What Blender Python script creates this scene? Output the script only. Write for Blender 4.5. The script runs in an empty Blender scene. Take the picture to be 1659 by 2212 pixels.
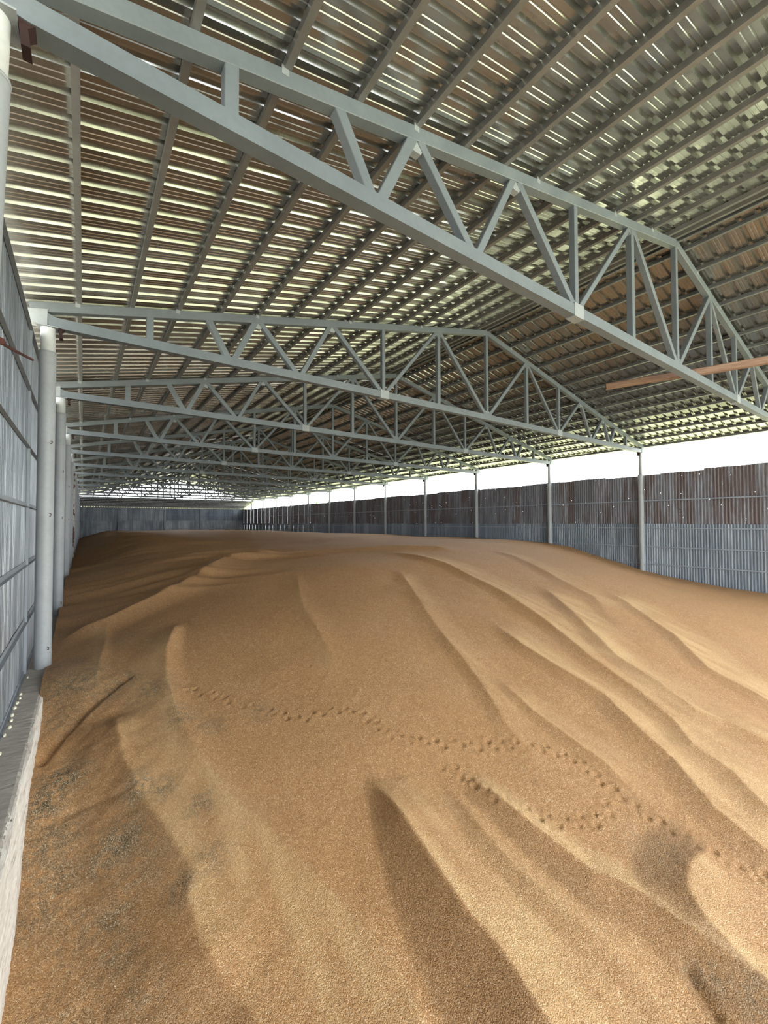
import bpy, bmesh, math, random
import numpy as np
from mathutils import Matrix, Vector

random.seed(7)
rng = np.random.default_rng(7)
S = bpy.context.scene
C = S.collection
H = 8.6                      # underside level of the trusses above the ground
W = 25.77                    # distance between the two rows of columns
YK = {0: -0.6, 1: 5.57, 2: 11.77, 3: 17.38, 4: 23.74, 5: 29.81}
for _k in range(6, 15):
    YK[_k] = 6.0 * _k
SL = 0.228                   # roof slope
YN, YF = -7.5, 84.1          # near and far ends of the shed

# ------------------------------------------------------------------ camera
cam = bpy.data.cameras.new('camera')
cam_o = bpy.data.objects.new('camera', cam)
C.objects.link(cam_o)
F_ = Vector((0.58554, 0.81026, 0.02494)); R_ = Vector((0.81056, -0.58565, -0.00319)); U_ = Vector((-0.01202, -0.02208, 0.99968))
cam_o.matrix_world = Matrix(((R_.x, U_.x, -F_.x, 0.6064), (R_.y, U_.y, -F_.y, 1.4009), (R_.z, U_.z, -F_.z, -3.8898 + H), (0, 0, 0, 1)))
cam.sensor_fit = 'VERTICAL'; cam.sensor_height = 36.0
cam.lens = 897.9 / 2212 * 36.0
cam.clip_start = 0.05; cam.clip_end = 600
S.camera = cam_o

# ------------------------------------------------------------------ sky, sun, exposure
w = bpy.data.worlds.new('sky'); S.world = w; w.use_nodes = True
nt = w.node_tree; nt.nodes.clear()
o_ = nt.nodes.new('ShaderNodeOutputWorld'); b_ = nt.nodes.new('ShaderNodeBackground')
b_.inputs[0].default_value = (0.93, 0.97, 1.0, 1); b_.inputs[1].default_value = 9.5
nt.links.new(b_.outputs[0], o_.inputs[0])
sun = bpy.data.lights.new('sun', 'SUN'); sun.energy = 16; sun.angle = math.radians(2); sun.color = (1, .95, .86)
sun_o = bpy.data.objects.new('sun', sun); C.objects.link(sun_o)
sun_o.rotation_euler = Vector((0.42, 0.25, -0.87)).to_track_quat('-Z', 'Y').to_euler()
S.view_settings.view_transform = 'Standard'; S.view_settings.look = 'None'
S.view_settings.gamma = 1; S.view_settings.use_curve_mapping = False
S.view_settings.exposure = -0.27

# ------------------------------------------------------------------ materials
def mat(name):
    m = bpy.data.materials.new(name); m.use_nodes = True
    n = m.node_tree; return m, n, n.nodes['Principled BSDF']

def N(n, t, **kw):
    x = n.nodes.new(t)
    for k, v in kw.items():
        if k.startswith('i_'):
            key = k[2:]; key = int(key) if key.isdigit() else key
            x.inputs[key].default_value = v
        else:
            setattr(x, k, v)
    return x

def coords(n, scale=(1, 1, 1), kind='Object', rot=None):
    tc = N(n, 'ShaderNodeTexCoord'); mp = N(n, 'ShaderNodeMapping')
    mp.inputs['Scale'].default_value = scale
    n.links.new(tc.outputs[kind], mp.inputs[0]); return mp.outputs[0]

def world_coords(n, scale=(1, 1, 1)):
    g = N(n, 'ShaderNodeNewGeometry'); mp = N(n, 'ShaderNodeMapping'); mp.inputs['Scale'].default_value = scale
    n.links.new(g.outputs['Position'], mp.inputs[0]); return mp.outputs[0]

def noise(n, vec, scale, detail=3, rough=.55):
    x = N(n, 'ShaderNodeTexNoise'); x.inputs['Scale'].default_value = scale
    x.inputs['Detail'].default_value = detail; x.inputs['Roughness'].default_value = rough
    n.links.new(vec, x.inputs['Vector']); return x.outputs['Fac']

def ramp(n, fac, stops):
    r = N(n, 'ShaderNodeValToRGB'); e = r.color_ramp.elements
    while len(e) < len(stops): e.new(.5)
    for el, (p, c) in zip(e, stops):
        el.position = p; el.color = (c + (1,)) if len(c) == 3 else c
    n.links.new(fac, r.inputs[0]); return r.outputs[0]

def mixc(n, fac, a, b, typ='MIX'):
    m = N(n, 'ShaderNodeMix', data_type='RGBA', blend_type=typ)
    for i, v in ((0, fac), (6, a), (7, b)):
        if isinstance(v, bpy.types.NodeSocket): n.links.new(v, m.inputs[i])
        else: m.inputs[i].default_value = v if i == 0 else (tuple(v) + (1,) if len(v) == 3 else v)
    return m.outputs[2]

def math_(n, op, a, b=0.0, c=0.0):
    m = N(n, 'ShaderNodeMath', operation=op)
    for i, v in enumerate((a, b, c)):
        if isinstance(v, bpy.types.NodeSocket): n.links.new(v, m.inputs[i])
        else: m.inputs[i].default_value = v
    return m.outputs[0]

def bump(n, bsdf, h, strength=.3, dist=.01):
    b = N(n, 'ShaderNodeBump'); b.inputs['Strength'].default_value = strength; b.inputs['Distance'].default_value = dist
    n.links.new(h, b.inputs['Height']); n.links.new(b.outputs[0], bsdf.inputs['Normal'])

def paint_mat(name, col, var=.12, rough=.5, rust=None):
    m, n, b = mat(name)
    v = world_coords(n)
    f = noise(n, v, 1.7, 4); g = noise(n, v, 14, 3)
    dark = tuple(c * (1 - var) for c in col); lite = tuple(min(1, c * (1 + var)) for c in col)
    c = ramp(n, f, [(.3, dark), (.7, lite)])
    c = mixc(n, ramp(n, g, [(.45, (0, 0, 0)), (.62, (.18, .18, .18))]), c, tuple(x * .72 for x in col))
    if rust:
        r = noise(n, world_coords(n, (1, 1, .45)), 2.6, 5, .65)
        c = mixc(n, ramp(n, r, [(rust, (0, 0, 0)), (rust + .05, (1, 1, 1))]), c, (.13, .045, .03))
    n.links.new(c, b.inputs['Base Color']); b.inputs['Roughness'].default_value = rough
    bump(n, b, g, .12, .004)
    return m

M = {}
M['truss'] = paint_mat('grey_paint', (.175, .20, .218), .1, .42)
M['purlin'] = paint_mat('purlin_paint', (.27, .27, .26), .14, .4)
M['purlin'].node_tree.nodes['Principled BSDF'].inputs['Metallic'].default_value = .45
M['column'] = paint_mat('pale_grey_paint', (.35, .37, .385), .08, .5)
M['column_top_lit'] = paint_mat('pale_grey_paint_lit', (.62, .64, .64), .06, .5)  # column paint lightened, painting in the outdoor light above the wall
M['column_rusty'] = paint_mat('peeling_paint', (.52, .50, .46), .1, .6, rust=.5)
M['plate'] = paint_mat('plate_paint', (.32, .345, .355), .1, .5)
M['rust'] = paint_mat('rust', (.07, .022, .016), .35, .85)
M['rust_dark'] = paint_mat('dark_rust', (.03, .012, .010), .4, .9)
M['girt'] = paint_mat('girt_paint', (.26, .285, .32), .12, .5)
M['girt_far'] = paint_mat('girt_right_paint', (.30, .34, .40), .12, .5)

def roof_mat():
    m, n, b = mat('galvanised_roof')
    oi = N(n, 'ShaderNodeObjectInfo')
    v = world_coords(n, (.5, 2.5, 1))
    f = noise(n, v, 1.3, 4, .6)
    c = ramp(n, f, [(.3, (.40, .40, .385)), (.7, (.52, .52, .50))])
    c = mixc(n, math_(n, 'MULTIPLY', oi.outputs['Random'], .3), c, (.36, .35, .31))
    sp = noise(n, world_coords(n), 4.5, 2)
    c = mixc(n, ramp(n, sp, [(.62, (0, 0, 0)), (.78, (.25, .25, .25))]), c, (.26, .22, .17))
    n.links.new(c, b.inputs['Base Color'])
    b.inputs['Metallic'].default_value = .9
    b.inputs['Roughness'].default_value = .30
    n.links.new(ramp(n, noise(n, world_coords(n), 3, 3), [(.3, (.17,) * 3), (.7, (.30,) * 3)]), b.inputs['Roughness'])
    bump(n, b, noise(n, world_coords(n, (1, 1, 1)), 1.2, 1), .12, .03)
    return m
M['roof'] = roof_mat()

def sheet_mat(name, base, lite, dark, rust=0.0, metal=.35, holes=False, rough=.5):
    """weathered corrugated cladding: vertical streaks, one tint per sheet"""
    m, n, b = mat(name)
    oi = N(n, 'ShaderNodeObjectInfo')
    g = N(n, 'ShaderNodeNewGeometry')
    st = noise(n, world_coords(n, (4.5, 4.5, .3)), 1.0, 4, .62)
    big = noise(n, world_coords(n, (1, 1, .6)), .9, 4, .6)
    c = ramp(n, st, [(.28, dark), (.5, base), (.72, lite)])
    c = mixc(n, ramp(n, oi.outputs['Random'], [(0, (0, 0, 0)), (.55, (.1, .1, .1)), (1, (.75, .75, .75))]), c, lite)
    c = mixc(n, ramp(n, big, [(.35, (.0,) * 3), (.7, (.6,) * 3)]), c, dark)
    if rust:
        st2 = noise(n, world_coords(n, (2.6, 2.6, .25)), 1.0, 5, .72)
        f = math_(n, 'ADD', math_(n, 'MULTIPLY', oi.outputs['Random'], .16), st2)
        c = mixc(n, ramp(n, f, [(rust, (0, 0, 0)), (rust + .12, (.9, .9, .9))]), c, (.125, .092, .088))
        wp = noise(n, world_coords(n, (7, 7, 1.2)), 1.3, 6, .8)
        c = mixc(n, ramp(n, wp, [(.60, (0, 0, 0)), (.68, (.75, .75, .75))]), c, (.36, .40, .46))
    n.links.new(c, b.inputs['Base Color'])
    b.inputs['Metallic'].default_value = metal; b.inputs['Roughness'].default_value = rough
    bump(n, b, noise(n, world_coords(n, (6, 6, 1.5)), 2, 3), .1, .01)
    if holes:      # nail holes through which the sky shows
        sx = N(n, 'ShaderNodeSeparateXYZ'); n.links.new(g.outputs['Position'], sx.inputs[0])
        cm = N(n, 'ShaderNodeCombineXYZ'); n.links.new(sx.outputs[1], cm.inputs[0]); n.links.new(sx.outputs[2], cm.inputs[1])
        vo = N(n, 'ShaderNodeTexVoronoi', voronoi_dimensions='2D'); vo.inputs['Scale'].default_value = 1.15
        n.links.new(cm.outputs[0], vo.inputs['Vector'])
        near = math_(n, 'LESS_THAN', vo.outputs['Distance'], .013)
        sc = N(n, 'ShaderNodeSeparateColor'); n.links.new(vo.outputs['Color'], sc.inputs[0])
        pick = math_(n, 'LESS_THAN', sc.outputs[0], .6)
        hole = math_(n, 'MULTIPLY', near, pick)
        tr = N(n, 'ShaderNodeBsdfTransparent'); mx = N(n, 'ShaderNodeMixShader')
        n.links.new(hole, mx.inputs[0]); n.links.new(b.outputs[0], mx.inputs[1]); n.links.new(tr.outputs[0], mx.inputs[2])
        n.links.new(mx.outputs[0], n.nodes['Material Output'].inputs['Surface'])
    return m
M['sheet_left'] = sheet_mat('cladding_left', (.24, .265, .30), (.60, .64, .70), (.12, .135, .155), metal=.5, rough=.4)
M['sheet_upper'] = sheet_mat('cladding_rusty', (.21, .215, .25), (.36, .39, .45), (.12, .115, .13), rust=.52, holes=True, metal=.15)
M['sheet_lower'] = sheet_mat('cladding_lower', (.22, .26, .315), (.42, .47, .54), (.13, .158, .20), metal=.2)
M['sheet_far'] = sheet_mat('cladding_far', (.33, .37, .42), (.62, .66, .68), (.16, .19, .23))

def concrete(name, col, streak=(1, 1, 1), rough=.85, bs=.5):
    m, n, b = mat(name)
    f = noise(n, world_coords(n, streak), 3, 6, .65)
    c = ramp(n, f, [(.3, tuple(x * .72 for x in col)), (.5, col), (.72, tuple(min(1, x * 1.2) for x in col))])
    n.links.new(c, b.inputs['Base Color']); b.inputs['Roughness'].default_value = rough
    bump(n, b, noise(n, world_coords(n, streak), 9, 6, .7), bs, .02)
    return m
M['cement'] = concrete('cement', (.47, .43, .385), (1.2, 3.5, 1), bs=.8)
def lime_mat():
    m, n, b = mat('limewashed_edge')
    f = noise(n, world_coords(n, (3, 1.2, 9)), 2.2, 6, .65)
    c = ramp(n, f, [(.28, (.30, .27, .23)), (.40, (.66, .60, .53)), (.55, (.80, .75, .68)), (.75, (.90, .86, .80))])
    k = noise(n, world_coords(n, (5, 2.2, 14)), 2.0, 5, .6)
    c = mixc(n, ramp(n, k, [(.66, (0, 0, 0)), (.70, (.85, .85, .85))]), c, (.10, .085, .07))
    n.links.new(c, b.inputs['Base Color']); b.inputs['Roughness'].default_value = .85
    bump(n, b, f, .9, .03); return m
M['white_edge'] = lime_mat()
M['dab'] = concrete('pale_cream', (.85, .82, .66))
M['floor'] = concrete('concrete_floor', (.3, .29, .27))

def ground_mat():
    m, n, b = mat('grass_and_gravel')
    g = N(n, 'ShaderNodeNewGeometry'); sx = N(n, 'ShaderNodeSeparateXYZ'); n.links.new(g.outputs['Position'], sx.inputs[0])
    gr = ramp(n, noise(n, world_coords(n), .6, 6, .7), [(.3, (.24, .27, .13)), (.7, (.42, .43, .25))])
    pale = ramp(n, noise(n, world_coords(n), .8, 6, .7), [(.3, (.40, .38, .30)), (.7, (.56, .53, .43))])
    f = ramp(n, math_(n, 'MULTIPLY_ADD', sx.outputs[0], .05, .4), [(.4, (0, 0, 0)), (.7, (1, 1, 1))])
    n.links.new(mixc(n, f, pale, gr), b.inputs['Base Color']); b.inputs['Roughness'].default_value = .95
    return m
M['ground'] = ground_mat()

def wood_mat():
    m, n, b = mat('old_wood')
    f = noise(n, coords(n, (30, 1.2, 30)), 1, 6, .7)
    c = ramp(n, f, [(.25, (.13, .07, .045)), (.5, (.26, .15, .10)), (.75, (.42, .29, .21))])
    n.links.new(c, b.inputs['Base Color']); b.inputs['Roughness'].default_value = .75
    bump(n, b, f, .5, .01); return m
M['wood'] = wood_mat()

def leaf_mat():
    m, n, b = mat('leaves'); b.inputs['Base Color'].default_value = (.10, .22, .04, 1); b.inputs['Roughness'].default_value = .6; return m
M['leaf'] = leaf_mat()
m_, n_, b_ = mat('bark'); b_.inputs['Base Color'].default_value = (.12, .08, .05, 1); b_.inputs['Roughness'].default_value = .9; M['bark'] = m_

def grain_mat():
    m, n, b = mat('wheat')
    pos = world_coords(n)
    at = N(n, 'ShaderNodeAttribute', attribute_name='chaff_shade')
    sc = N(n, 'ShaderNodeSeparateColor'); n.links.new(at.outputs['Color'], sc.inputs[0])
    vo = N(n, 'ShaderNodeTexVoronoi', feature='F1'); vo.inputs['Scale'].default_value = 150
    st = world_coords(n, (1, .65, 1)); n.links.new(st, vo.inputs['Vector'])
    vc = N(n, 'ShaderNodeSeparateColor'); n.links.new(vo.outputs['Color'], vc.inputs[0])
    kern = ramp(n, vc.outputs[0], [(0, (.28, .135, .05)), (.35, (.45, .24, .10)), (.75, (.56, .32, .145)), (.93, (.70, .45, .24)), (1, (.90, .74, .52))])
    f = noise(n, pos, .55, 4, .6)
    c = mixc(n, ramp(n, f, [(.35, (0, 0, 0)), (.7, (.35, .35, .35))]), kern, (.49, .255, .10))
    f2 = noise(n, pos, 9, 4, .7)
    c = mixc(n, ramp(n, f2, [(.3, (.22,) * 3), (.55, (0, 0, 0))]), c, (.25, .12, .045))
    # pale dusty chaff along the slides, also painting light onto their bright bands
    chp = ramp(n, vc.outputs[1], [(0, (.52, .30, .13)), (.6, (.69, .44, .205)), (1, (.86, .66, .40))])
    c = mixc(n, math_(n, 'MULTIPLY', sc.outputs[1], .85), c, chp)
    c = mixc(n, math_(n, 'MULTIPLY', sc.outputs[2], .8), c, ramp(n, vc.outputs[1], [(0, (.13, .06, .022)), (.6, (.26, .135, .052)), (1, (.44, .28, .14))]))  # darker grain, with shade painted in left of the ridges
    # dark weed seed and husk patches
    chd = ramp(n, vc.outputs[2], [(0, (.05, .035, .02)), (.55, (.17, .125, .07)), (.85, (.38, .30, .19)), (1, (.75, .68, .52))])
    dk = math_(n, 'MULTIPLY', sc.outputs[0], ramp(n, noise(n, pos, 12, 4, .7), [(.38, (0, 0, 0)), (.55, (1, 1, 1))]))
    c = mixc(n, dk, c, chd)
    n.links.new(c, b.inputs['Base Color']); b.inputs['Roughness'].default_value = .62
    b.inputs['Specular IOR Level'].default_value = .35
    hgt = math_(n, 'ADD', math_(n, 'MULTIPLY', vo.outputs['Distance'], -1.0), math_(n, 'MULTIPLY', noise(n, pos, 30, 4, .7), 1.4))
    bump(n, b, hgt, .8, .010)
    return m
M['grain'] = grain_mat()
def kernel_mat():
    m, n, b = mat('kernel')
    g = N(n, 'ShaderNodeNewGeometry')
    c = ramp(n, g.outputs['Random Per Island'], [(0, (.30, .15, .055)), (.5, (.52, .31, .14)), (.8, (.72, .54, .32)), (1, (.92, .85, .68))])
    n.links.new(c, b.inputs['Base Color']); b.inputs['Roughness'].default_value = .45; return m
M['kernel'] = kernel_mat()

# ------------------------------------------------------------------ helpers
def mesh(name, verts, faces, m):
    me = bpy.data.meshes.new(name); me.from_pydata([tuple(v) for v in verts], [], [tuple(f) for f in faces]); me.materials.append(m); me.update(); return me

def link(name, data, parent=None, loc=(0, 0, 0), rot=None):
    o = bpy.data.objects.new(name, data); C.objects.link(o); o.location = loc
    if rot: o.rotation_euler = rot
    if parent: o.parent = parent
    return o

def tag(o, label, cat, group=None):
    o['label'] = label; o['category'] = cat
    if group: o['group'] = group
    return o

class MB:
    def __init__(s): s.v = []; s.f = []
    def box(s, x0, x1, y0, y1, z0, z1):
        b = len(s.v)
        s.v += [(x, y, z) for x in (x0, x1) for y in (y0, y1) for z in (z0, z1)]
        s.f += [(b + i for i in f) for f in ((0, 1, 3, 2), (4, 6, 7, 5), (0, 4, 5, 1), (2, 3, 7, 6), (0, 2, 6, 4), (1, 5, 7, 3))]
        s.f = [tuple(f) for f in s.f]; return s
    def bar(s, p, q, wy, wn, c=.008):
        """rolled hollow section from p to q in the plane of the frame, wy wide along Y, wn across, with rounded edges"""
        p = Vector(p); q = Vector(q); d = (q - p).normalized(); y = Vector((0, 1, 0)); n = d.cross(y).normalized()
        y = n.cross(d).normalized()
        b = len(s.v); a, e = wy / 2, wn / 2
        ring = [(a - c, e), (a, e - c), (a, -e + c), (a - c, -e), (-a + c, -e), (-a, -e + c), (-a, e - c), (-a + c, e)]
        for P in (p, q):
            s.v += [tuple(P + y * i + n * j) for i, j in ring]
        k = len(ring)
        s.f += [(b + i, b + (i + 1) % k, b + k + (i + 1) % k, b + k + i) for i in range(k)]
        s.f += [tuple(b + i for i in range(k))[::-1], tuple(b + k + i for i in range(k))]
        return s
    def lathe(s, prof, n=20, cx=0, cy=0, wob=0):
        b = len(s.v)
        for r, z in prof:
            for i in range(n):
                a = 2 * math.pi * i / n; rr = r + wob * random.uniform(-1, 1)
                s.v.append((cx + rr * math.cos(a), cy + rr * math.sin(a), z))
        for j in range(len(prof) - 1):
            for i in range(n):
                i2 = (i + 1) % n
                s.f.append((b + j * n + i, b + j * n + i2, b + (j + 1) * n + i2, b + (j + 1) * n + i))
        s.f.append(tuple(b + i for i in range(n))[::-1]); s.f.append(tuple(b + (len(prof) - 1) * n + i for i in range(n)))
        return s
    def tube(s, pts, r, n=8):
        b = len(s.v); pts = [Vector(p) for p in pts]
        for k, p in enumerate(pts):
            d = (pts[min(k + 1, len(pts) - 1)] - pts[max(k - 1, 0)]).normalized()
            u = d.orthogonal().normalized() if k == 0 else (u - d * u.dot(d)).normalized()
            v = d.cross(u)
            for i in range(n):
                a = 2 * math.pi * i / n; s.v.append(tuple(p + (u * math.cos(a) + v * math.sin(a)) * r))
        for k in range(len(pts) - 1):
            for i in range(n):
                i2 = (i + 1) % n; s.f.append((b + k * n + i, b + k * n + i2, b + (k + 1) * n + i2, b + (k + 1) * n + i))
        s.f.append(tuple(b + i for i in range(n))[::-1]); s.f.append(tuple(b + (len(pts) - 1) * n + i for i in range(n)))
        return s
    def prism(s, poly, y0, y1):
        """polygon in XZ extruded along Y"""
        b = len(s.v); k = len(poly)
        s.v += [(x, y0, z) for x, z in poly] + [(x, y1, z) for x, z in poly]
        s.f += [(b + i, b + k + i, b + k + (i + 1) % k, b + (i + 1) % k) for i in range(k)]
        s.f += [tuple(b + i for i in range(k)), tuple(b + k + i for i in range(k))[::-1]]
        return s
    def me(s, name, m): return mesh(name, s.v, s.f, m)
    def build(s, name, m, parent=None, loc=(0, 0, 0), smooth=False):
        me = s.me(name, m)
        if smooth:
            for p in me.polygons: p.use_smooth = len(p.vertices) == 4
        return link(name, me, parent, loc)

def copy_tree(o, parent=None):
    c = o.copy(); C.objects.link(c); c.parent = parent
    for ch in list(o.children): copy_tree(ch, c)
    return c

def struct(o): o['kind'] = 'structure'; return o

def ztop(x): return .42 + SL * min(x, W - x)

# ------------------------------------------------------------------ setting: ground and floor
struct(MB().box(-160, 190, -60, 330, -.3, -.02).build('ground', M['ground']))
struct(MB().box(-.4, W + .5, YN, YF + .2, -.3, 0.0).build('floor', M['floor']))

# ------------------------------------------------------------------ roof: sheets and purlins
PITCH = .345
roof = struct(link('ceiling', None, None, (0, 0, H)))
prof = []
for r in range(3):
    y = r * PITCH
    prof += [(y, 0), (y + .072, 0), (y + .080, .008), (y + .092, .008), (y + .100, 0), (y + .155, 0), (y + .163, .008), (y + .175, .008), (y + .183, 0),
             (y + .235, 0), (y + .262, .058), (y + .318, .058)]
prof.append((3 * PITCH, 0)); prof.append((3 * PITCH + .05, .0012))
def roof_sheet_mesh(side):
    v = []; f = []
    n = len(prof)
    for k, x in enumerate((-1.0, W / 2 + .02)):
        X = x if side < 0 else W - x
        for y, z in prof: v.append((X, y, .535 + SL * x + (z if z > .01 or side < 0 else z * .35)))
    for i in range(n - 1):
        q = (i, i + 1, n + i + 1, n + i)
        f.append(q if side > 0 else q[::-1])
    return mesh('roof_sheet', v, f, M['roof'])
for side in (-1, 1):
    me = roof_sheet_mesh(side)
    yy = -1.2 - .6 - 6 * 3 * PITCH; k = 0
    while yy < 79.0:
        o = link('roof_sheet', me, roof, (0, yy, random.uniform(0, .004)))
        o.rotation_euler = (0, random.uniform(-.0004, .0004), 0)
        yy += 3 * PITCH; k += 1
    # purlins: open channel sections, on top of the trusses
    ch = MB()
    a, h, t = .075, .105, .006
    def channel(x0, z0, y0, y1):
        m = MB(); s = 1 if side < 0 else -1
        m.prism([(x0, z0), (x0 + s * a, z0), (x0 + s * a, z0 + .02), (x0 + s * (a - t), z0 + .02), (x0 + s * (a - t), z0 + t), (x0 + s * t, z0 + t), (x0 + s * t, z0 + h - t), (x0 + s * a, z0 + h - t), (x0 + s * a, z0 + h), (x0, z0 + h)], y0, y1)
        return m
    xs = [.45 + .915 * i for i in range(14)] + [12.74]
    xs = [-.55] + xs
    for x in xs:
        z0 = .42 + SL * x + .006
        X = x if side < 0 else W - x
        channel(X, z0, YN - .5, 78.3).build('purlin', M['purlin'], roof)
MB().prism([(W / 2 - .35, .55 + SL * (W / 2 - .35)), (W / 2, .575 + SL * W / 2), (W / 2 + .35, .55 + SL * (W / 2 - .35)), (W / 2 + .35, .56 + SL * (W / 2 - .35)), (W / 2, .59 + SL * W / 2), (W / 2 - .35, .56 + SL * (W / 2 - .35))], YN - .5, 79.2).build('ridge_cap', M['roof'], roof)
# lean-to slope over the last bay, under the open gable
def hip_mesh():
    v = []; f = []; n0 = len(prof)
    for (Y, z) in ((84.6, -1.40), (78.05, .13)):
        for p, dz in prof: v.append((p, Y, z + dz))
    for i in range(n0 - 1): f.append((i, i + 1, n0 + i + 1, n0 + i))
    return mesh('hip_sheet', v, f, M['roof'])
hm = hip_mesh(); x = -.35
while x < W:
    link('hip_sheet', hm, roof, (x, 0, 0)); x += 3 * PITCH
for i in range(7):
    Y = 78.6 + i * .87; z = .13 - (Y - 78.05) * .2336 - .09
    MB().box(-.3, W + .3, Y - .04, Y + .04, z - .03, z + .07).build('purlin', M['purlin'], roof)

# ------------------------------------------------------------------ trusses
BX = [1.74, 3.48, 5.27, 8.07, 10.4, W / 2]          # bottom nodes
TX = [1.74, 2.90, 4.14, 6.27, 8.07, 10.4, W / 2]    # top nodes
CZ = .045                                             # centre of the bottom chord
def tz(x): return ztop(x) - .095
def make_truss():
    t = link('roof_truss', None, None, (0, 0, H))
    g = M['truss']
    # bottom chord, with a sloping cut at each end
    MB().prism([(-.01, -.02), (.22, CZ - .10), (W - .22, CZ - .10), (W + .01, -.02), (W + .01, .20), (W - .12, CZ + .10), (.12, CZ + .10), (-.01, .20)], -.085, .085).build('bottom_chord', g, t)
    for s in (0, 1):
        X = (lambda x: x) if s == 0 else (lambda x: W - x)
        MB().bar((X(-.28), 0, ztop(-.28) - .095), (X(W / 2), 0, tz(W / 2)), .15, .19).build('top_chord', g, t)
        # end plates over the column head and a rusty seat bracket
        MB().prism([(X(-.34), -.04), (X(-.01), -.04), (X(-.01), .27), (X(-.34), .20)] if s == 0 else [(X(-.34), .20), (X(-.01), .27), (X(-.01), -.04), (X(-.34), -.04)], -.098, .098).build('end_plate', M['plate'], t)
        MB().prism([(X(.02), -.005), (X(.27), -.045), (X(.24), -.075), (X(.215), -.10), (X(.235), -.24), (X(.175), -.24), (X(.16), -.08)] if s == 0 else [(X(.16), -.08), (X(.175), -.24), (X(.235), -.24), (X(.215), -.10), (X(.24), -.075), (X(.27), -.045), (X(.02), -.005)], -.07, .07).build('seat_bracket', M['rust_dark'], t)
        pairs = [('post', 1.74, 1.74, .13), ('diagonal', 2.90, 3.48, .13), ('diagonal', 4.14, 3.48, .13), ('diagonal', 4.14, 5.27, .12), ('diagonal', 6.27, 5.27, .11),
                 ('diagonal', 6.27, 8.07, .12), ('post', 8.07, 8.07, .11), ('diagonal', 10.4, 8.07, .10), ('post', 10.4, 10.4, .12), ('diagonal', 10.4, W / 2, .12)]
        for nm, xt, xb, wd in pairs:
            off = 0
            dx = .07 * (1 if xt > xb else -1) if xt != xb else 0
            ot = -.06 * (1 if xt > xb else -1) if xt != xb else 0
            MB().bar((X(xt + ot), 0, tz(xt) - .06), (X(xb + dx), 0, CZ + .07), wd * 1.08, wd * 1.08).build(nm, g, t)
        MB().prism([(X(7.92) , -.075), (X(8.24), -.075), (X(8.24), .18), (X(7.92), .18)] if s == 0 else [(X(8.24), -.075), (X(7.92), -.075), (X(7.92), .18), (X(8.24), .18)], -.094, .094).build('splice_plate', M['plate'], t)
        for xn in (10.4, 6.27, 4.14):
            zz = tz(xn)
            poly = [(xn - .16, zz - .10), (xn + .16, zz - .10 + .03), (xn + .07, zz - .24), (xn - .07, zz - .24)]
            if s: poly = [(W - px, pz) for px, pz in poly][::-1]
            MB().prism(poly, -.05, .05).build('gusset_plate', M['plate'], t)
        for xn in (.45, 2.28, 4.11, 6.85, 9.6, 11.43):        # welded purlin cleats
            MB().box(min(X(xn - .03), X(xn + .05)), max(X(xn - .03), X(xn + .05)), -.078, .078, ztop(xn) - .07, ztop(xn) + .03).build('purlin_cleat', M['plate'], t)
    MB().bar((W / 2, 0, tz(W / 2) - .02), (W / 2, 0, CZ + .05), .12, .12).build('post', g, t)
    MB().prism([(W / 2 - .2, .13), (W / 2 + .2, .13), (W / 2 + .12, .28), (W / 2 - .12, .28)], -.05, .05).build('gusset_plate', M['plate'], t)
    return t
ORD = ['', 'first', 'second', 'third', 'fourth', 'fifth', 'sixth', 'seventh', 'eighth', 'ninth', 'tenth', 'eleventh', 'twelfth', 'thirteenth']
TL = {1: 'nearest and largest grey roof truss, carrying the wooden pole at right',
      2: 'second grey roof truss back, ending on the first whole pipe column at left',
      13: 'farthest grey roof truss, standing in the bright open far gable'}
t0 = make_truss()
for k in range(1, 14):
    t = t0 if k == 1 else copy_tree(t0)
    t.location = (0, YK[k], H)
    tag(t, TL.get(k, f'grey lattice roof truss, {ORD[k]} back from the camera, above the grain heap'), 'truss', 'steel roof trusses')

# open far gable frame on the last truss
gf = tag(link('gable_frame', None, None, (0, 78.0, H)), 'thin grey grid of posts and rails in the open far gable', 'frame')
for i in range(1, 17):
    x = W * i / 17
    MB().box(x - .03, x + .03, .09, .15, .0, ztop(x) + .08).build('stud', M['truss'], gf)
for z in (.75, 1.35, 1.95, 2.55):
    xa = (z - .42) / SL
    MB().box(xa, W - xa, .10, .14, z - .03, z + .03).build('rail', M['truss'], gf)

# ------------------------------------------------------------------ columns
def make_column(rl, ru, joint, mt, side):
    c = link('pipe_column', None)
    s = -side
    MB().lathe([(rl * .96, 0), (rl, .03), (rl, joint - .03), (rl * .97, joint)], 24, wob=0).build('lower_pipe', mt, c, smooth=True)
    MB().lathe([(ru, joint - .02), (ru, H - .075), (ru, H - .07)], 24).build('upper_pipe', M['column_top_lit'] if side < 0 else M['column'], c, smooth=True)
    m = MB(); m.lathe([(rl * .99, joint - .015), (rl * 1.03, joint - .005), (rl * 1.02, joint + .012), (ru, joint + .02)], 24, wob=.003); m.build('weld_seam', M['column'], c, smooth=True)
    MB().box(-.16, .16, -.15, .15, H - .075, H - .058).build('cap_plate', M['plate'], c)
    for z in (2.35, 4.9, 6.3):
        a = -1.0 if side < 0 else math.pi + 1.0
        m = MB(); d = Vector((math.cos(a), math.sin(a), 0)); e = Vector((-d.y, d.x, 0))
        p = d * (rl - .01) + Vector((0, 0, z))
        m.tube([p, p + d * .05, p + d * .06 + Vector((0, 0, -.03)), p + d * .04 + Vector((0, 0, -.05)), p + Vector((0, 0, -.05))], .006, 6)
        m.build('hook', M['rust'], c)
    return c
cl = make_column(.136, .117, H - .55, M['column'], -1)
clr = make_column(.133, .115, H - .55, M['column_rusty'], -1)
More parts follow.
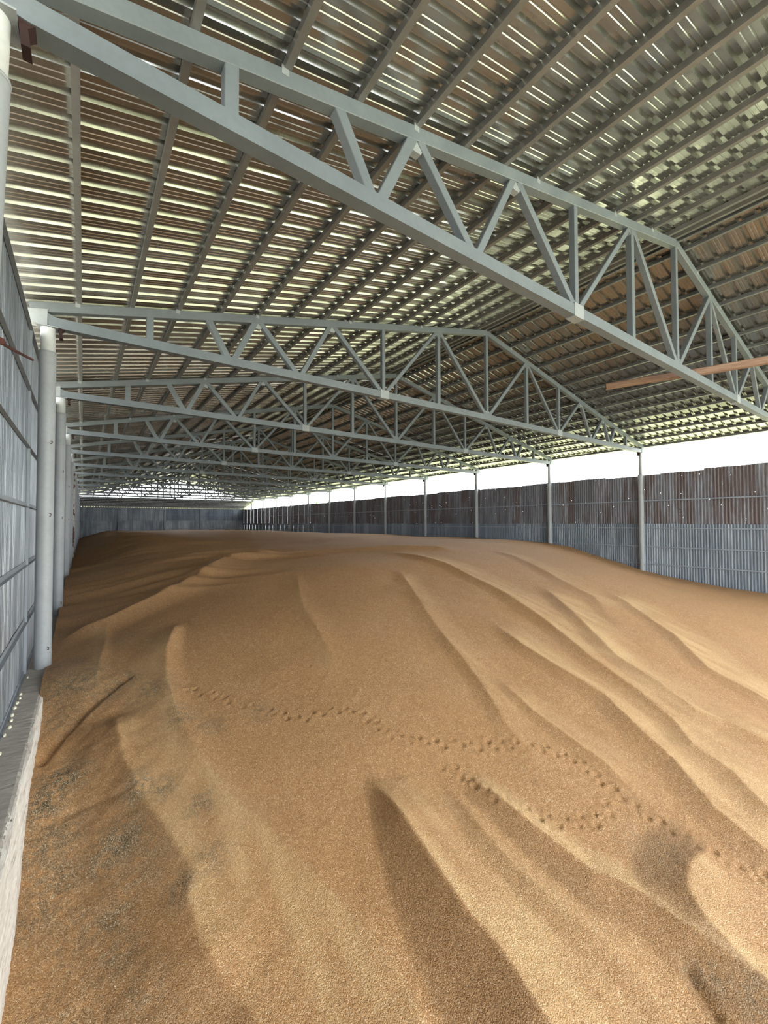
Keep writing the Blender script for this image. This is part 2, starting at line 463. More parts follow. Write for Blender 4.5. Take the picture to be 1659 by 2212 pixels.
cr = make_column(.138, .086, H - 1.30, M['column'], 1)
LL = {1: 'nearest pale grey pipe column, cut by the left edge of the view', 2: 'pale grey pipe column standing by the end of the concrete plinth',
      3: 'pale grey pipe column right behind the one at the plinth end', 6: 'rust-streaked pipe column with peeling paint in the left row'}
first = True
for k in range(1, 14):
    src = clr if k == 6 else cl
    c = src if (k in (1, 6)) else copy_tree(src)
    c.location = (0, YK[k], 0); c.rotation_euler.y = 0
    if k == 1: c.location.x = -.235; c.rotation_euler.y = .027
    tag(c, LL.get(k, f'pale grey pipe column, {ORD[k]} from the camera in the left row'), 'column', 'left row of columns')
    c = cr if k == 1 else copy_tree(cr)
    c.location = (W, YK[k], 0)
    rl = {2: 'nearest visible grey pipe column before the rusty right wall', 3: 'second visible grey column before the rusty right wall'}
    tag(c, rl.get(k, f'grey pipe column, {ORD[max(k - 1, 1)]} visible from the right edge in the right row' if k > 1 else 'right row column just beyond the right edge of the view'), 'column', 'right row of columns')

# ------------------------------------------------------------------ walls: corrugated sheets and rails
def cladding_mesh(w_, h_, pitch, depth, m, jag=0):
    n = int(round(w_ / pitch)); v = []; pr = []
    for i in range(n):
        y = i * pitch; pr += [(y, 0), (y + pitch * .35, 0), (y + pitch * .5, depth), (y + pitch * .85, depth)]
    pr.append((n * pitch, 0)); pr.append((n * pitch + .03, .004))
    k = len(pr)
    for z in (0, h_):
        for y, d in pr: v.append((d, y, z))
    return mesh('sheet', v, [(i, i + 1, k + i + 1, k + i) for i in range(k - 1)], m)

wl = struct(link('wall_left', None, None, (-.25, 0, 0)))
TOPL = H - .20; SILL = H - 6.66
ml = [cladding_mesh(.96, TOPL - SILL, .12, .022, M['sheet_left'])]
y = -6.66; i = 0
while y < 84:
    o = link('sheet', ml[0], wl, (-.03 - .004 * (i % 2), y, SILL + random.uniform(0, .015)))
    y += .96; i += 1
for z in (-.23, -1.37, -2.45, -3.55, -4.62, -5.67):
    m = MB()
    m.prism([(-.004, z - .04), (.05, z - .04), (.05, z - .034), (.002, z - .034), (.002, z + .04), (-.004, z + .04)], YN, 84.0)
    m.build('rail', M['girt'], wl, (0, 0, H))
MB().prism([(-.03, -6.66), (.03, -6.66), (.03, -6.652), (-.0, -6.652), (-.0, -6.60), (-.03, -6.60)], YN, 84.0).build('sill_angle', M['girt'], wl, (0, 0, H))
for k in range(1, 14):
    MB().box(-.01, .035, YK[k] - .26, YK[k] - .20, SILL - H, -.2).build('post', M['girt'], wl, (0, 0, H))

wr = struct(link('wall_right', None, None, (W + .22, 0, 0)))
me_u = cladding_mesh(.98, 2.95, .14, .013, M['sheet_upper']); me_l = cladding_mesh(.84, 4.6, .12, .015, M['sheet_lower'])
y = -.9; i = 0
while y < 84:
    dz = -.05 + (0.05 if (i // 5) % 2 else 0) + random.uniform(-.02, .02) - min(.14, y * .01)
    o = link('sheet', me_u, wr, (.035 + .012 * (i % 2), y, H - 4.08 + dz + .0)); o.rotation_euler = (0, 0, 0)
    y += .98; i += 1
y = -.9; i = 0
while y < 84:
    o = link('sheet', me_l, wr, (.0 + .012 * (i % 2), y, H - 8.62 + random.uniform(-.03, .02)))
    y += .84; i += 1
for z in (-2.74, -4.25, -5.27, -6.22, -7.2):
    m = MB(); m.box(-.055, -.005, YN, 84.0, z - .03, z + .03); m.build('rail', M['girt_far'], wr, (0, 0, H))

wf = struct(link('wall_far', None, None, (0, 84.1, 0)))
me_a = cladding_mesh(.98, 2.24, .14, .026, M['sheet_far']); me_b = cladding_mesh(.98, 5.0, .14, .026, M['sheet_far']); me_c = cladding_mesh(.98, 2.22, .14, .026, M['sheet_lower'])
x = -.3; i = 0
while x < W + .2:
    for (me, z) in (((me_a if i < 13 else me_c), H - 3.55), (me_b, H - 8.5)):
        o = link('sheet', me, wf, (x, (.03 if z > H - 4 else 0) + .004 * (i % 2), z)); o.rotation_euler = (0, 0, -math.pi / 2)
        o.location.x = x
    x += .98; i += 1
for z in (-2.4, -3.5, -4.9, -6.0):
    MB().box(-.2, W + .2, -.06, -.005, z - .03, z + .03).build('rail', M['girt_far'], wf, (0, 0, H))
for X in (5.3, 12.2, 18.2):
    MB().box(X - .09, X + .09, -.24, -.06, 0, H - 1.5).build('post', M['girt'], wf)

# ------------------------------------------------------------------ concrete plinth along the left wall
def plinth():
    p = struct(link('trim_1', None, None, (0, 0, 0)))
    ys = np.concatenate([np.arange(-1.2, 13, .05), np.arange(13, 84, .5)])
    zt = H - 6.66
    v = []; f = []
    nz = 0
    r = np.cumsum(rng.normal(0, .006, len(ys))); r -= np.linspace(0, r[-1], len(ys)); r = np.clip(r, -.03, .03)
    for k, y in enumerate(ys):
        e = .095 + r[k] * .6
        v += [(-.5, y, 0), (-.5, y, zt), (-.25, y, zt + rng.normal(0, .001)), (-.05, y, zt + rng.normal(0, .002)), (e - .03, y, zt + rng.normal(0, .003)), (e, y, zt - .012)]
    c = 6
    for k in range(len(ys) - 1):
        for j in range(c - 1):
            a = k * c + j; f.append((a, a + 1, a + c + 1, a + c)[::-1])
    top = link('cement_top', mesh('cement_top', v, f, M['cement']), p)
    v = []; f = []
    zs = [-.004, -.03, -.08, -.16, -.3, -.5, -.8, -1.2, -2.0, -6]
    for k, y in enumerate(ys):
        for j, dz in enumerate(zs):
            e = .11 + r[k] * .5 + (.012 * math.sin(y * 3.1 + j) + rng.normal(0, .003)) * (1 if j > 0 else 1.3) + .03 * min(1, j / 3)
            v.append((e - (.05 if j == 0 else 0), y, max(zt + dz, 0.0)))
    c = len(zs)
    for k in range(len(ys) - 1):
        for j in range(c - 1):
            a = k * c + j; f.append((a, a + 1, a + c + 1, a + c)[::-1])
    o = link('whitewashed_face', mesh('whitewashed_face', v, f, M['white_edge']), p)
    o['label'] = 'chipped whitewashed inner face of the plinth'
    for i, y in enumerate((8.2, 8.75, 9.0, 9.25, 9.45, 9.75, 9.95, 10.15, 10.35, 11.25, 7.6)):  # row of small cream dabs on the plinth top
        m = MB(); s = random.uniform(.018, .034)
        n = 8
        m.lathe([(s * .7, 0), (s, .010), (s * .8, .024), (s * .3, .032)], n, wob=s * .15)
        q = m.build('cream_dab', M['dab'], p, (-.19 + random.uniform(-.01, .02), y, zt - .002), smooth=True)
        q.scale = (.9, 2.0, 1)
        if i == 0: q['label'] = 'small cream dabs along the foot of the sheets'
plinth()

# ------------------------------------------------------------------ grain heap
# broad form: a smooth surface through measured heights (X, Y, height under the trusses)
CP = np.array([(0.1, -3.0, -8.5), (0.1, 2.0, -8.5), (0.1, 4.0, -8.2), (0.1, 6.0, -7.8), (0.1, 6.9, -7.62), (0.1, 8.0, -7.15), (0.1, 8.8, -6.98), (0.1, 9.5, -6.85), (0.1, 10.6, -6.5), (0.1, 11.8, -6.56), (0.1, 17.4, -6.42), (0.1, 24.0, -6.25), (0.1, 30.0, -6.38), (0.1, 36.0, -6.28), (0.1, 48.0, -6.4), (0.1, 60.0, -6.4), (0.1, 72.0, -6.5), (0.1, 84.0, -6.6), (1.3, 26.0, -6.0), (3.0, 26.0, -5.35), (6.5, 26.0, -5.05), (13.0, 26.0, -4.92), (20.0, 26.0, -5.02), (1.3, 36.0, -6.0), (3.0, 36.0, -5.35), (6.5, 36.0, -5.05), (13.0, 36.0, -4.92), (20.0, 36.0, -5.02), (1.3, 48.0, -6.0), (3.0, 48.0, -5.35), (6.5, 48.0, -5.05), (13.0, 48.0, -4.92), (20.0, 48.0, -5.02), (1.3, 60.0, -6.0), (3.0, 60.0, -5.35), (6.5, 60.0, -5.05), (13.0, 60.0, -4.92), (20.0, 60.0, -5.02), (1.3, 72.0, -6.0), (3.0, 72.0, -5.35), (6.5, 72.0, -5.05), (13.0, 72.0, -4.92), (20.0, 72.0, -5.02), (3.0, 84.0, -5.55), (6.5, 84.0, -5.55), (13.0, 84.0, -5.55), (20.0, 84.0, -5.55), (25.9, 84.0, -5.65), (25.9, 60.0, -5.4), (25.9, 40.0, -5.25), (25.9, 24.0, -5.2), (25.9, 18.0, -5.35), (25.9, 14.5, -6.0), (25.9, 11.3, -6.72), (25.9, 8.0, -7.1), (25.9, 5.0, -7.3), (25.9, 1.0, -8.0), (25.9, -3.0, -8.5), (1.2, 18.0, -6.15), (3.0, 18.0, -5.6), (6.5, 18.0, -5.25), (11.0, 18.0, -5.02), (16.0, 18.0, -5.02), (21.0, 18.0, -5.1), (2.2, 12.5, -6.15), (4.5, 13.0, -5.75), (7.0, 13.5, -5.45), (11.0, 13.5, -5.28), (15.0, 13.5, -5.25), (19.0, 13.0, -5.4), (22.5, 12.5, -5.95), (2.2, 9.0, -6.75), (4.5, 9.5, -6.35), (8.0, 10.0, -6.05), (12.0, 10.0, -5.85), (16.0, 9.5, -5.85), (20.0, 8.5, -6.5), (1.5, 6.3, -7.6), (3.5, 6.5, -7.25), (6.5, 6.8, -6.95), (10.0, 6.8, -6.75), (14.0, 6.2, -6.8), (19.0, 5.0, -7.1), (1.2, 4.5, -8.1), (3.0, 4.2, -8.05), (6.0, 4.0, -7.85), (10.0, 3.5, -7.75), (15.0, 2.5, -7.9), (3.0, 1.5, -8.5), (6.0, 1.0, -8.5), (12.0, -0.5, -8.5), (19.0, -1.0, -8.5), (6.0, -3.0, -8.5), (14.0, -3.0, -8.5)])
def _warp(a):
    a = np.array(a, float); y = a[..., 1]; a[..., 1] = np.where(y > 16, 16 + (y - 16) * .35, y); return a
def _tp(r): return np.where(r > 0, r * r * np.log(r + 1e-12), 0)
_P = _warp(CP[:, :2]); _n = len(_P)
_K = _tp(np.linalg.norm(_P[:, None] - _P[None], axis=2)) + np.eye(_n) * .3
_A = np.zeros((_n + 3, _n + 3)); _A[:_n, :_n] = _K; _A[:_n, _n] = 1; _A[:_n, _n + 1:] = _P; _A[_n, :_n] = 1; _A[_n + 1:, :_n] = _P.T
_w = np.linalg.solve(_A, np.r_[CP[:, 2], 0, 0, 0])
def heap_base(x, y):
    q = _warp(np.stack([x.ravel(), y.ravel()], -1)); out = np.full(len(q), _w[_n]) + q @ _w[_n + 1:]
    for i in range(_n):
        out += _w[i] * _tp(np.hypot(q[:, 0] - _P[i, 0], q[:, 1] - _P[i, 1]))
    return out.reshape(x.shape)
def vnoise(x, y, seed):
    g = np.random.default_rng(seed).random((256, 256))
    xi = np.floor(x).astype(int); yi = np.floor(y).astype(int); fx = x - xi; fy = y - yi
    fx = fx * fx * (3 - 2 * fx); fy = fy * fy * (3 - 2 * fy)
    a = g[xi & 255, yi & 255]; b = g[(xi + 1) & 255, yi & 255]; c = g[xi & 255, (yi + 1) & 255]; d = g[(xi + 1) & 255, (yi + 1) & 255]
    return (a * (1 - fx) + b * fx) * (1 - fy) + (c * (1 - fx) + d * fx) * fy - .5

SLIDES = {
    'R1': [(3.87, 6.23), (3.8, 6.02), (3.77, 5.5), (3.77, 5.11), (3.76, 4.7), (3.77, 4.37), (3.81, 4.0), (3.78, 3.56)],
    'R2': [(2.42, 12.08), (1.95, 10.51), (1.81, 9.43), (1.81, 8.45), (1.89, 7.66), (2.19, 6.58), (2.54, 5.74), (2.86, 4.84), (2.94, 4.31), (2.92, 4.1)],
    'R3': [(10.72, 15.38), (11.16, 12.07), (10.78, 9.54), (10.31, 7.7), (9.68, 6.17), (9.48, 5.16), (9.19, 4.47), (8.82, 4.05), (8.74, 3.54), (8.36, 3.05)],
    'R4': [(15.66, 13.94), (15.14, 12.3), (13.69, 9.02), (13.48, 8.14), (12.65, 7.07)],
    'R5': [(12.69, 9.39), (10.96, 6.84), (10.42, 6.03), (10.14, 5.0), (9.93, 4.35), (10.13, 3.89), (10.18, 3.41)],
    'R6': [(14.74, 8.48), (14.17, 7.43), (13.25, 5.88), (12.15, 4.82), (11.97, 3.77)],
    'R7': [(8.89, 8.33), (8.63, 7.19), (8.64, 6.31), (8.65, 5.42), (8.32, 4.68), (8.13, 4.1), (7.7, 3.43), (7.54, 2.88)],
    'R8': [(7.31, 8.65), (7.01, 7.55), (6.73, 6.75), (6.31, 5.9), (6.19, 5.45), (6.04, 5.11)],
    'R9': [(7.21, 6.82), (7.0, 5.84), (7.02, 5.17), (7.07, 4.62), (6.95, 4.0)],
    'R10': [(5.0, 5.59), (5.13, 5.06), (5.19, 4.67), (5.28, 4.32), (5.36, 3.94), (5.51, 3.76), (5.63, 3.48), (5.66, 3.18), (5.74, 2.86), (5.81, 2.54)],
    'R11': [(4.66, 5.62), (4.59, 4.91), (4.6, 4.51), (4.63, 4.17), (4.75, 3.72), (4.85, 3.45), (4.86, 3.17), (4.7, 3.0)],
    'R12': [(7.06, 3.3), (6.45, 3.35), (6.14, 3.28), (5.97, 3.04), (5.91, 2.76), (5.86, 2.55)],
    'R13': [(5.39, 3.11), (5.28, 2.94), (5.19, 2.76)],
    'L1': [(0.18, 8.45), (0.43, 8.96), (0.85, 9.58), (1.37, 10.04)],
    'L2': [(1.13, 13.58), (0.95, 11.57), (0.85, 10.24), (0.9, 9.82)],
    'L3': [(0.04, 13.42), (1.09, 13.64), (2.17, 14.43), (3.41, 15.33), (5.29, 18.03), (7.25, 18.24)],
    'L4': [(1.02, 9.12), (1.06, 8.11), (1.2, 7.4), (1.38, 6.85), (1.59, 6.18), (1.49, 5.97), (1.51, 5.56), (1.73, 5.05)],
    'L5': [(0.14, 7.57), (0.51, 7.6), (0.92, 7.55), (1.21, 7.49)],
    'G1': [(6.07, 13.7), (5.08, 11.04), (4.78, 9.59), (4.52, 8.58), (4.34, 7.9)],
    'G2': [(9.24, 12.54), (8.15, 10.3), (7.46, 8.81), (6.81, 7.3)],
    'K1': [(1.91, 9.24), (2.34, 8.85), (2.73, 8.35), (3.16, 7.85), (3.42, 7.56), (3.8, 7.5), (4.22, 7.32), (4.36, 6.98), (4.49, 6.54), (4.95, 6.21), (5.56, 5.83), (6.19, 5.45), (6.52, 5.19), (6.75, 4.87), (6.71, 4.51), (6.71, 4.19), (6.75, 3.92), (6.8, 3.67), (6.89, 3.35), (6.96, 3.01), (7.14, 2.8)],
    'K2': [(4.86, 5.82), (5.0, 5.42), (5.08, 5.17), (5.2, 4.89), (5.51, 4.62), (5.76, 4.39), (6.08, 4.25), (6.43, 4.24)],
    'K3': [(2.49, 11.66), (3.51, 10.95), (4.57, 10.33), (4.87, 9.55)],
    'F1': [(5.79, 18.51), (8.89, 17.22), (11.27, 16.15), (12.99, 14.76), (13.49, 13.34)],
    'F2': [(3.31, 52.22), (7.29, 57.58), (12.69, 61.59)],
}
# name: amplitude, widths left (top, foot), widths right (top, foot), chaff and painted light left, right, fade length at top, dark grain with painted shade left
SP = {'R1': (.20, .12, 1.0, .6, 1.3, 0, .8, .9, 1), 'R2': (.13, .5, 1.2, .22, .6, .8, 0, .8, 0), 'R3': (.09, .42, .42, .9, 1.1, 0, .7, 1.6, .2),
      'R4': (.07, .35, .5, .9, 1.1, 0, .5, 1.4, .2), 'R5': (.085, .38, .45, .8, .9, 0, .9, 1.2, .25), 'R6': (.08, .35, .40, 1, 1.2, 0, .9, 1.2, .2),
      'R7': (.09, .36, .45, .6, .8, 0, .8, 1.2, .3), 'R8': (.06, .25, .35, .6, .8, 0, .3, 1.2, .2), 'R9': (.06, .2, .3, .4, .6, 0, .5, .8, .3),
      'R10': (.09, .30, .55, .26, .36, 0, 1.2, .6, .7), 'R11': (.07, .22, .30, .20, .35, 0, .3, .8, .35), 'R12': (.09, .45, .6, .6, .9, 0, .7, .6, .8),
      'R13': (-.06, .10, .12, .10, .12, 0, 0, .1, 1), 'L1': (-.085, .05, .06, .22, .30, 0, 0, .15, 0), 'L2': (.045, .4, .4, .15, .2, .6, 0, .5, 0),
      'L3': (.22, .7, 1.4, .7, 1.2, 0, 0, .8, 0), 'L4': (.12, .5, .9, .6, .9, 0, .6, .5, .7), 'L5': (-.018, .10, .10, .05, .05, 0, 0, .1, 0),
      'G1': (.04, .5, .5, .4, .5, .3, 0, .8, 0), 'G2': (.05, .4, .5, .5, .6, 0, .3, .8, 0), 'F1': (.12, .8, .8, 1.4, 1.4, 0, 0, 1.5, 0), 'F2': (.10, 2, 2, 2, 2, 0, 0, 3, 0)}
def line_field(x, y, pts):
    """nearest distance to a polyline (positive on its right looking uphill), how far along it, and arc length"""
    best = np.full(x.shape, 1e9); sd = np.zeros(x.shape); al = np.zeros(x.shape)
    L = [0]
    for a, b in zip(pts[:-1], pts[1:]): L.append(L[-1] + math.hypot(b[0] - a[0], b[1] - a[1]))
    for i, (a, b) in enumerate(zip(pts[:-1], pts[1:])):
        dx, dy = b[0] - a[0], b[1] - a[1]; l = math.hypot(dx, dy) + 1e-9
        t = np.clip(((x - a[0]) * dx + (y - a[1]) * dy) / (l * l), 0, 1)
        ex = x - a[0] - t * dx; ey = y - a[1] - t * dy; d = np.hypot(ex, ey)
        s = np.sign(ex * (-dy) + ey * dx); m = d < best
        best = np.where(m, d, best); sd = np.where(m, s * d, sd); al = np.where(m, L[i] + t * l, al)
    return sd, al, L[-1]

def axis(stops):
    out = []
    for (a, b, s0, s1) in stops:
        v = a
        while v < b - 1e-6:
            out.append(v); v += s0 + (s1 - s0) * (v - a) / (b - a)
    out.append(stops[-1][1]); return np.array(out)
gx = axis([(.06, 7.5, .03, .03), (7.5, 12, .03, .06), (12, W + .14, .06, .12)])
gy = axis([(-1.1, 1.8, .12, .06), (1.8, 9.5, .03, .03), (9.5, 16, .03, .09), (16, 83.8, .09, .6)])
X, Y = np.meshgrid(gx, gy, indexing='ij')
Zh = heap_base(X, Y)
chaff_shade = np.zeros(X.shape + (3,))  # husks, pale chaff with painted light, dark grain with painted shade
wob = .10 * vnoise(X * 2.2, Y * 1.1, 5) + .05 * vnoise(X * 7, Y * 3, 6)
for nm, pts in SLIDES.items():
    if nm[0] == 'K': continue
    A, l0, l1, r0, r1, cl_, cr_, fade, dk_ = SP[nm]
    xs = [p[0] for p in pts]; ys = [p[1] for p in pts]; pad = max(l0, l1, r0, r1) * 1.1 + .2
    i0, i1 = np.searchsorted(gx, (min(xs) - pad, max(xs) + pad)); j0, j1 = np.searchsorted(gy, (min(ys) - pad, max(ys) + pad))
    if i1 <= i0 or j1 <= j0: continue
    sl = (slice(i0, i1), slice(j0, j1))
    sd, al, T = line_field(X[sl] , Y[sl], pts)
    sd = sd + wob[sl] * .3
    t = al / T
    wl_ = l0 + (l1 - l0) * t; wr_ = r0 + (r1 - r0) * t
    env = np.clip(al / fade, 0, 1); env = env * env * (3 - 2 * env)
    if not nm in ('R1', 'R2', 'R3', 'R5', 'R6', 'R7', 'R10', 'R13'):
        e2 = np.clip((T - al) / fade, 0, 1); env = env * e2 * e2 * (3 - 2 * e2)
    u = np.where(sd < 0, -sd / wl_, sd / wr_)
    bumpy = np.clip(1 - u, 0, 1); bumpy = bumpy * (.35 + .65 * (1 - np.clip(u, 0, 1)))
    Zh[sl] += A * bumpy * env
    tint = np.where(sd < 0, cl_ * np.clip(1 - u, 0, 1) ** .7, cr_ * np.clip(1.15 - u, 0, 1) ** .7)
    chaff_shade[sl + (1,)] = np.maximum(chaff_shade[sl + (1,)], tint * env * (.8 + 1.2 * vnoise(X[sl] * 6, Y[sl] * 1.5, 9)))
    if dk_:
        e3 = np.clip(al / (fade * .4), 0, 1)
        chaff_shade[sl + (2,)] = np.maximum(chaff_shade[sl + (2,)], dk_ * e3 * np.where(sd < 0, np.clip((1.05 - u) * 5, 0, 1) * np.clip(-sd * 25, 0, 1), 0) * (.85 + .6 * vnoise(X[sl] * 3, Y[sl] * 1.5, 12)))
# long shallow runnels: down the front face along Y, across the left flank along X
flank = np.clip((Y - 13.5) / 5, 0, 1) * np.clip((9 - X) / 5, 0, 1)
front = np.clip((15 - Y) / 6, 0, 1)
Zh += front * (.055 * vnoise(X * .9 + .25 * Y, Y * .22, 21) + .022 * vnoise(X * 2.3 + .4 * Y, Y * .5, 22) * np.clip((X - 4) / 4, .3, 1))
Zh += (1 - front) * (.26 * vnoise(X * .22, Y * .22, 23) + .16 * vnoise(X * .12, Y * .45 + X * .12, 29)) + flank * (.30 * vnoise(X * .16, Y * .55 + X * .3, 24) + .16 * vnoise(X * .3, Y * 1.3 + X * .7, 25) + .04 * vnoise(X * .6, Y * 3.2 + X * 1.4, 30))
Zh += .016 * vnoise(X * 1.7, Y * 1.7, 26) + .006 * vnoise(X * 9, Y * 9, 27) + .004 * vnoise(X * 23, Y * 23, 28)
_q = vnoise(X * .15, Y * .9 + X * .42, 41) * .7 + vnoise(X * .3, Y * 2.1 + X * .95, 42) * .3
Zh += flank * .16 * (1 - np.abs(_q) * 5).clip(-.6, 1)
# rills down the left flank
Zh += np.clip((3.0 - X) / 2, 0, 1) * np.clip((Y - 11) / 4, 0, 1) * .05 * vnoise(X * .4 + 3, Y * 1.3 + X * .5, 31)
# slump edge and rougher ground beside the plinth
near = np.clip((2.0 - X) / 1.2, 0, 1) * np.clip((12 - Y) / 3, 0, 1)
Zh += near * (.05 * vnoise(X * 2.5, Y * 2.5, 33) + .02 * vnoise(X * 8, Y * 8, 34) + .012 * vnoise(X * 19, Y * 19, 35))
# tracks of small feet
def dent(px, py, r, dpt):
    i0, i1 = np.searchsorted(gx, (px - 3 * r, px + 3 * r)); j0, j1 = np.searchsorted(gy, (py - 3 * r, py + 3 * r))
    if i1 <= i0 or j1 <= j0: return
    d2 = ((X[i0:i1, j0:j1] - px) ** 2 + (Y[i0:i1, j0:j1] - py) ** 2) / (r * r)
    Zh[i0:i1, j0:j1] += -dpt * np.exp(-d2 * 1.6) + dpt * .45 * np.exp(-(np.sqrt(d2) - 1.5) ** 2 * 4)
for nm in ('K1', 'K2', 'K3'):
    pts = SLIDES[nm]; side = 1; acc = 0
    for a, b in zip(pts[:-1], pts[1:]):
        l = math.hypot(b[0] - a[0], b[1] - a[1]); dx, dy = (b[0] - a[0]) / l, (b[1] - a[1]) / l
        while acc < l:
            side = -side
            wv = .05 * side + random.uniform(-.02, .02)
            dent(a[0] + dx * acc - dy * wv + random.uniform(-.015, .015), a[1] + dy * acc + dx * wv, random.uniform(.034, .05), (.020 if nm != 'K3' else .012) * random.uniform(.7, 1.2))
            acc += .125 * random.uniform(.75, 1.3)
        acc -= l
# dark husk patches
for (px, py, r, a) in ((.41, 8.09, .32, 1), (.24, 7.84, .3, 1), (.98, 6.94, .28, .95), (.79, 6.86, .22, .8), (.45, 6.93, .35, .7), (1.57, 9.31, .35, .6), (1.22, 9.9, .3, .7), (1.85, 8.45, .3, .6), (2.2, 8.1, .25, .5),
                       (.5, 10.3, .6, .75), (.4, 9.4, .35, .5), (1.78, 6.86, .2, .6), (1.2, 7.45, .22, .8), (1.45, 7.3, .2, .6), (.62, 6.33, .4, .5), (.87, 6.24, .22, .7), (.9, 5.9, .2, .6), (1.05, 5.5, .2, .6), (1.45, 6.09, .18, .6), (.68, 5.93, .4, .35), (.35, 7.35, .35, .8), (.3, 6.7, .3, .7), (1.15, 6.6, .35, .5), (.45, 5.6, .5, .45), (1.1, 5.0, .4, .4), (1.75, 6.2, .2, .5), (1.0, 9.75, .35, .6), (.35, 11.3, .4, .6),
                       (6.34, 3.55, .3, .35), (6.25, 3.72, .35, .3), (5.44, 2.85, .16, .55), (5.33, 3.0, .1, .6), (5.61, 2.56, .25, .5), (4.4, 8.64, .2, .25), (1.3, 12.0, .6, .3), (2.9, 8.0, .25, .35)):
    chaff_shade[..., 0] = np.maximum(chaff_shade[..., 0], a * np.exp(-(((X - px) ** 2 + (Y - py) ** 2) / (r * r)) ** 1.2))
chaff_shade = np.clip(chaff_shade, 0, 1)
Zh = np.maximum(Zh, -8.59) + H
nx_, ny_ = X.shape
co = np.stack([X, Y, Zh], -1).reshape(-1, 3).astype(np.float32)
ii, jj = np.meshgrid(np.arange(nx_ - 1), np.arange(ny_ - 1), indexing='ij'); ii = ii.ravel(); jj = jj.ravel()
quads = np.stack([ii * ny_ + jj, (ii + 1) * ny_ + jj, (ii + 1) * ny_ + jj + 1, ii * ny_ + jj + 1], -1).astype(np.int32)
me = bpy.data.meshes.new('grain_heap'); me.vertices.add(len(co)); me.vertices.foreach_set('co', co.ravel())
me.loops.add(quads.size); me.loops.foreach_set('vertex_index', quads.ravel())
me.polygons.add(len(quads)); me.polygons.foreach_set('loop_start', np.arange(0, quads.size, 4, dtype=np.int32)); me.polygons.foreach_set('loop_total', np.full(len(quads), 4, np.int32))
me.polygons.foreach_set('use_smooth', np.ones(len(quads), bool)); me.update(calc_edges=True)
ca = me.color_attributes.new('chaff_shade', 'FLOAT_COLOR', 'POINT')
cc = np.zeros((len(co), 4), np.float32); cc[:, 0] = chaff_shade[..., 0].ravel(); cc[:, 1] = chaff_shade[..., 1].ravel(); cc[:, 2] = chaff_shade[..., 2].ravel(); cc[:, 3] = 1
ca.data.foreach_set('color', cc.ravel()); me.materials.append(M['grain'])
heap = link('grain_heap', me); heap['kind'] = 'stuff'
tag(heap, 'huge heap of golden brown wheat grain filling the shed floor', 'grain')
# loose kernels and pale husks lying on the near part of the heap
NK = 70000
kx = rng.random(NK * 3) * 9 + .15; ky = rng.random(NK * 3) * 11 + 1.9
dist = np.hypot(kx - .6, ky - 1.4) + .5
keep = rng.random(NK * 3) < np.clip(9 / dist ** 2, 0, 1); kx = kx[keep][:NK]; ky = ky[keep][:NK]; n_ = len(kx)
fi = np.clip(np.searchsorted(gx, kx) - 1, 0, nx_ - 2); fj = np.clip(np.searchsorted(gy, ky) - 1, 0, ny_ - 2)
tx = (kx - gx[fi]) / (gx[fi + 1] - gx[fi]); ty = (ky - gy[fj]) / (gy[fj + 1] - gy[fj])
kz = (Zh[fi, fj] * (1 - tx) + Zh[fi + 1, fj] * tx) * (1 - ty) + (Zh[fi, fj + 1] * (1 - tx) + Zh[fi + 1, fj + 1] * tx) * ty
ang = rng.random(n_) * 6.283; tl = rng.normal(0, .35, n_); ln_ = rng.uniform(.0024, .0042, n_) * np.where(rng.random(n_) < .06, 1.8, 1); wd = ln_ * .42
ax = np.stack([np.cos(ang) * np.cos(tl), np.sin(ang) * np.cos(tl), np.sin(tl)], -1) * ln_[:, None]
sd_ = np.stack([-np.sin(ang), np.cos(ang), 0 * ang], -1) * wd[:, None]; up = np.cross(ax, sd_); up = up / np.linalg.norm(up, axis=1)[:, None] * wd[:, None]
c0 = np.stack([kx, ky, kz + .0015], -1)
kv = np.stack([c0 - ax, c0 + ax, c0 + sd_ + ax * .2, c0 + up + ax * .2, c0 - sd_ + ax * .2, c0 - up + ax * .2], 1).reshape(-1, 3).astype(np.float32)
tri = np.array([(0, 3, 2), (0, 4, 3), (0, 5, 4), (0, 2, 5), (1, 2, 3), (1, 3, 4), (1, 4, 5), (1, 5, 2)])
kf = (tri[None] + (np.arange(n_) * 6)[:, None, None]).reshape(-1, 3).astype(np.int32)
km = bpy.data.meshes.new('loose_kernels'); km.vertices.add(len(kv)); km.vertices.foreach_set('co', kv.ravel())
km.loops.add(kf.size); km.loops.foreach_set('vertex_index', kf.ravel()); km.polygons.add(len(kf))
km.polygons.foreach_set('loop_start', np.arange(0, kf.size, 3, dtype=np.int32)); km.polygons.foreach_set('loop_total', np.full(len(kf), 3, np.int32)); km.update(calc_edges=True)
km.materials.append(M['kernel'])
ko = link('loose_kernels', km, heap); ko['kind'] = 'stuff'


# ------------------------------------------------------------------ loose things
# wooden pole laid across the bottom chord of the nearest truss
p1 = Vector((13.02, 7.39, .065 + H)); p2 = Vector((15.25, 4.25, .375 + H))
d = (p2 - p1); q1 = p1 - d * .005; q2 = p1 + d * 1.25
ln = (q2 - q1).length
m = MB(); segs = 14; pts = []
b0 = 0
for i in range(segs + 1):
    t = i / segs; hw = .082 + .026 * t; hh = .078 + .024 * t
    wx = .006 * math.sin(5 * t); wz = .008 * math.sin(7 * t + 1)
    for (a, b) in ((-1, -.75), (-.8, -1), (.8, -1), (1, -.7), (1, .75), (.75, 1), (-.8, 1), (-1, .7)):
        m.v.append((a * hw + wx + random.uniform(-.002, .002), t * ln, b * hh + wz + random.uniform(-.002, .002)))
for i in range(segs):
    for j in range(8):
        m.f.append((i * 8 + j, i * 8 + (j + 1) % 8, i * 8 + 8 + (j + 1) % 8, i * 8 + 8 + j))
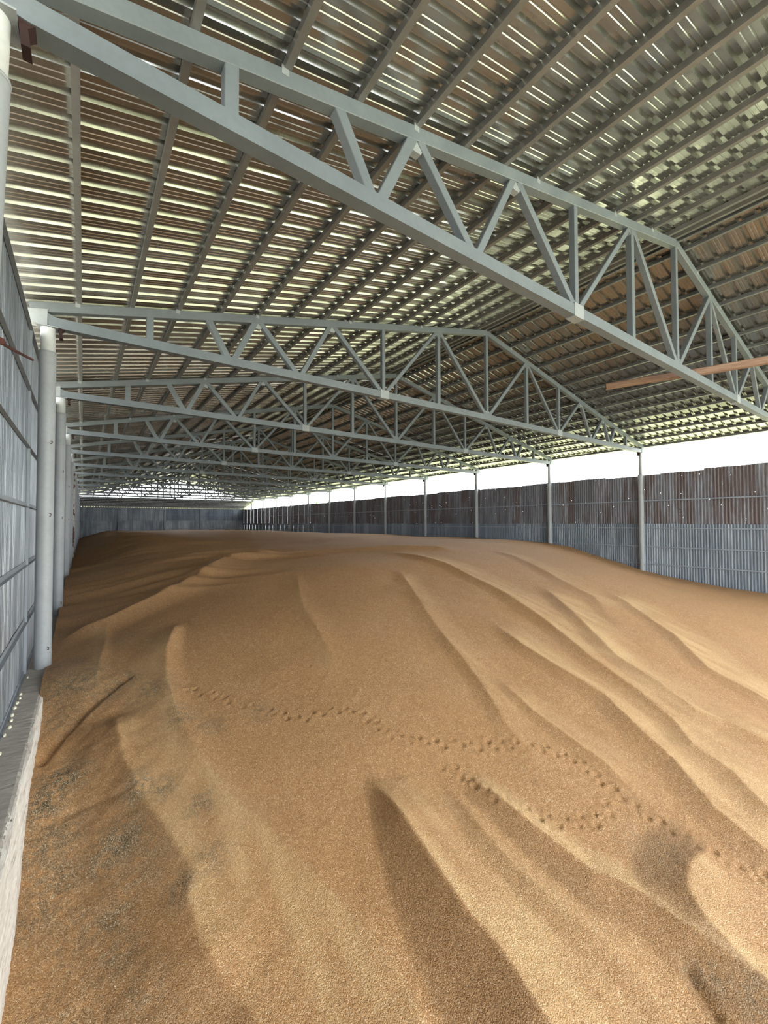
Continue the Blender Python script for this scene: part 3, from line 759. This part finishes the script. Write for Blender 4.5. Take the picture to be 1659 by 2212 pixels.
m.f.append(tuple(range(8))[::-1]); m.f.append(tuple(segs * 8 + j for j in range(8)))
o = link('wooden_pole', m.me('wooden_pole', M['wood']), None, q1)
o.rotation_mode = 'QUATERNION'; o.rotation_quaternion = d.to_track_quat('Y', 'Z')
tag(o, 'long rough brown wooden pole lying across the nearest truss at right', 'pole')

# rusty rod sticking out by the nearest left column
m = MB(); m.tube([(.0, 0, 0), (.0, .25, .055), (.035, .9, .21), (.07, 1.48, .35)], .014, 8)
m.tube([(-.0, -.02, -.0), (-.0, .03, .01)], .028, 8)
o = m.build('steel_rod', M['rust'], None, (.07, 5.72, H - 2.48))
tag(o, 'short rusty steel rod sticking out from the nearest left column beside the wall', 'rod')

# ------------------------------------------------------------------ trees outside
def tree(loc, h, r, lab, seed):
    rr = random.Random(seed)
    t = tag(link('tree', None, None, loc), lab, 'tree', 'trees outside the shed')
    m = MB(); m.tube([(0, 0, 0), (.1, 0, h * .3), (-.1, .1, h * .6), (0, 0, h * .85)], .16, 8)
    for i in range(6):
        a = i * 1.05; z = h * (.4 + .07 * i)
        m.tube([(0, 0, z), (math.cos(a) * r * .5, math.sin(a) * r * .5, z + r * .35)], .05, 5)
    m.build('trunk', M['bark'], t)
    v = []; f = []
    cl_ = [(rr.gauss(0, r * .45), rr.gauss(0, r * .45), h * .68 + rr.gauss(0, r * .5)) for _ in range(26)]
    for i in range(2600):
        c = cl_[rr.randrange(26)]
        p = Vector((c[0] + rr.gauss(0, r * .16), c[1] + rr.gauss(0, r * .16), min(c[2] + rr.gauss(0, r * .16), h)))
        a = Vector((rr.gauss(0, 1), rr.gauss(0, 1), rr.gauss(0, 1))).normalized() * .16; b = a.orthogonal().normalized() * .07
        k = len(v); v += [tuple(p - a), tuple(p + b), tuple(p + a), tuple(p - b)]; f.append((k, k + 1, k + 2, k + 3))
    o = link('crown', mesh('crown', v, f, M['leaf']), t); o['kind'] = 'stuff'
tree((46.0, 91.8, 0), 11.6, 2.2, 'small green tree top showing above the right wall between columns', 3)
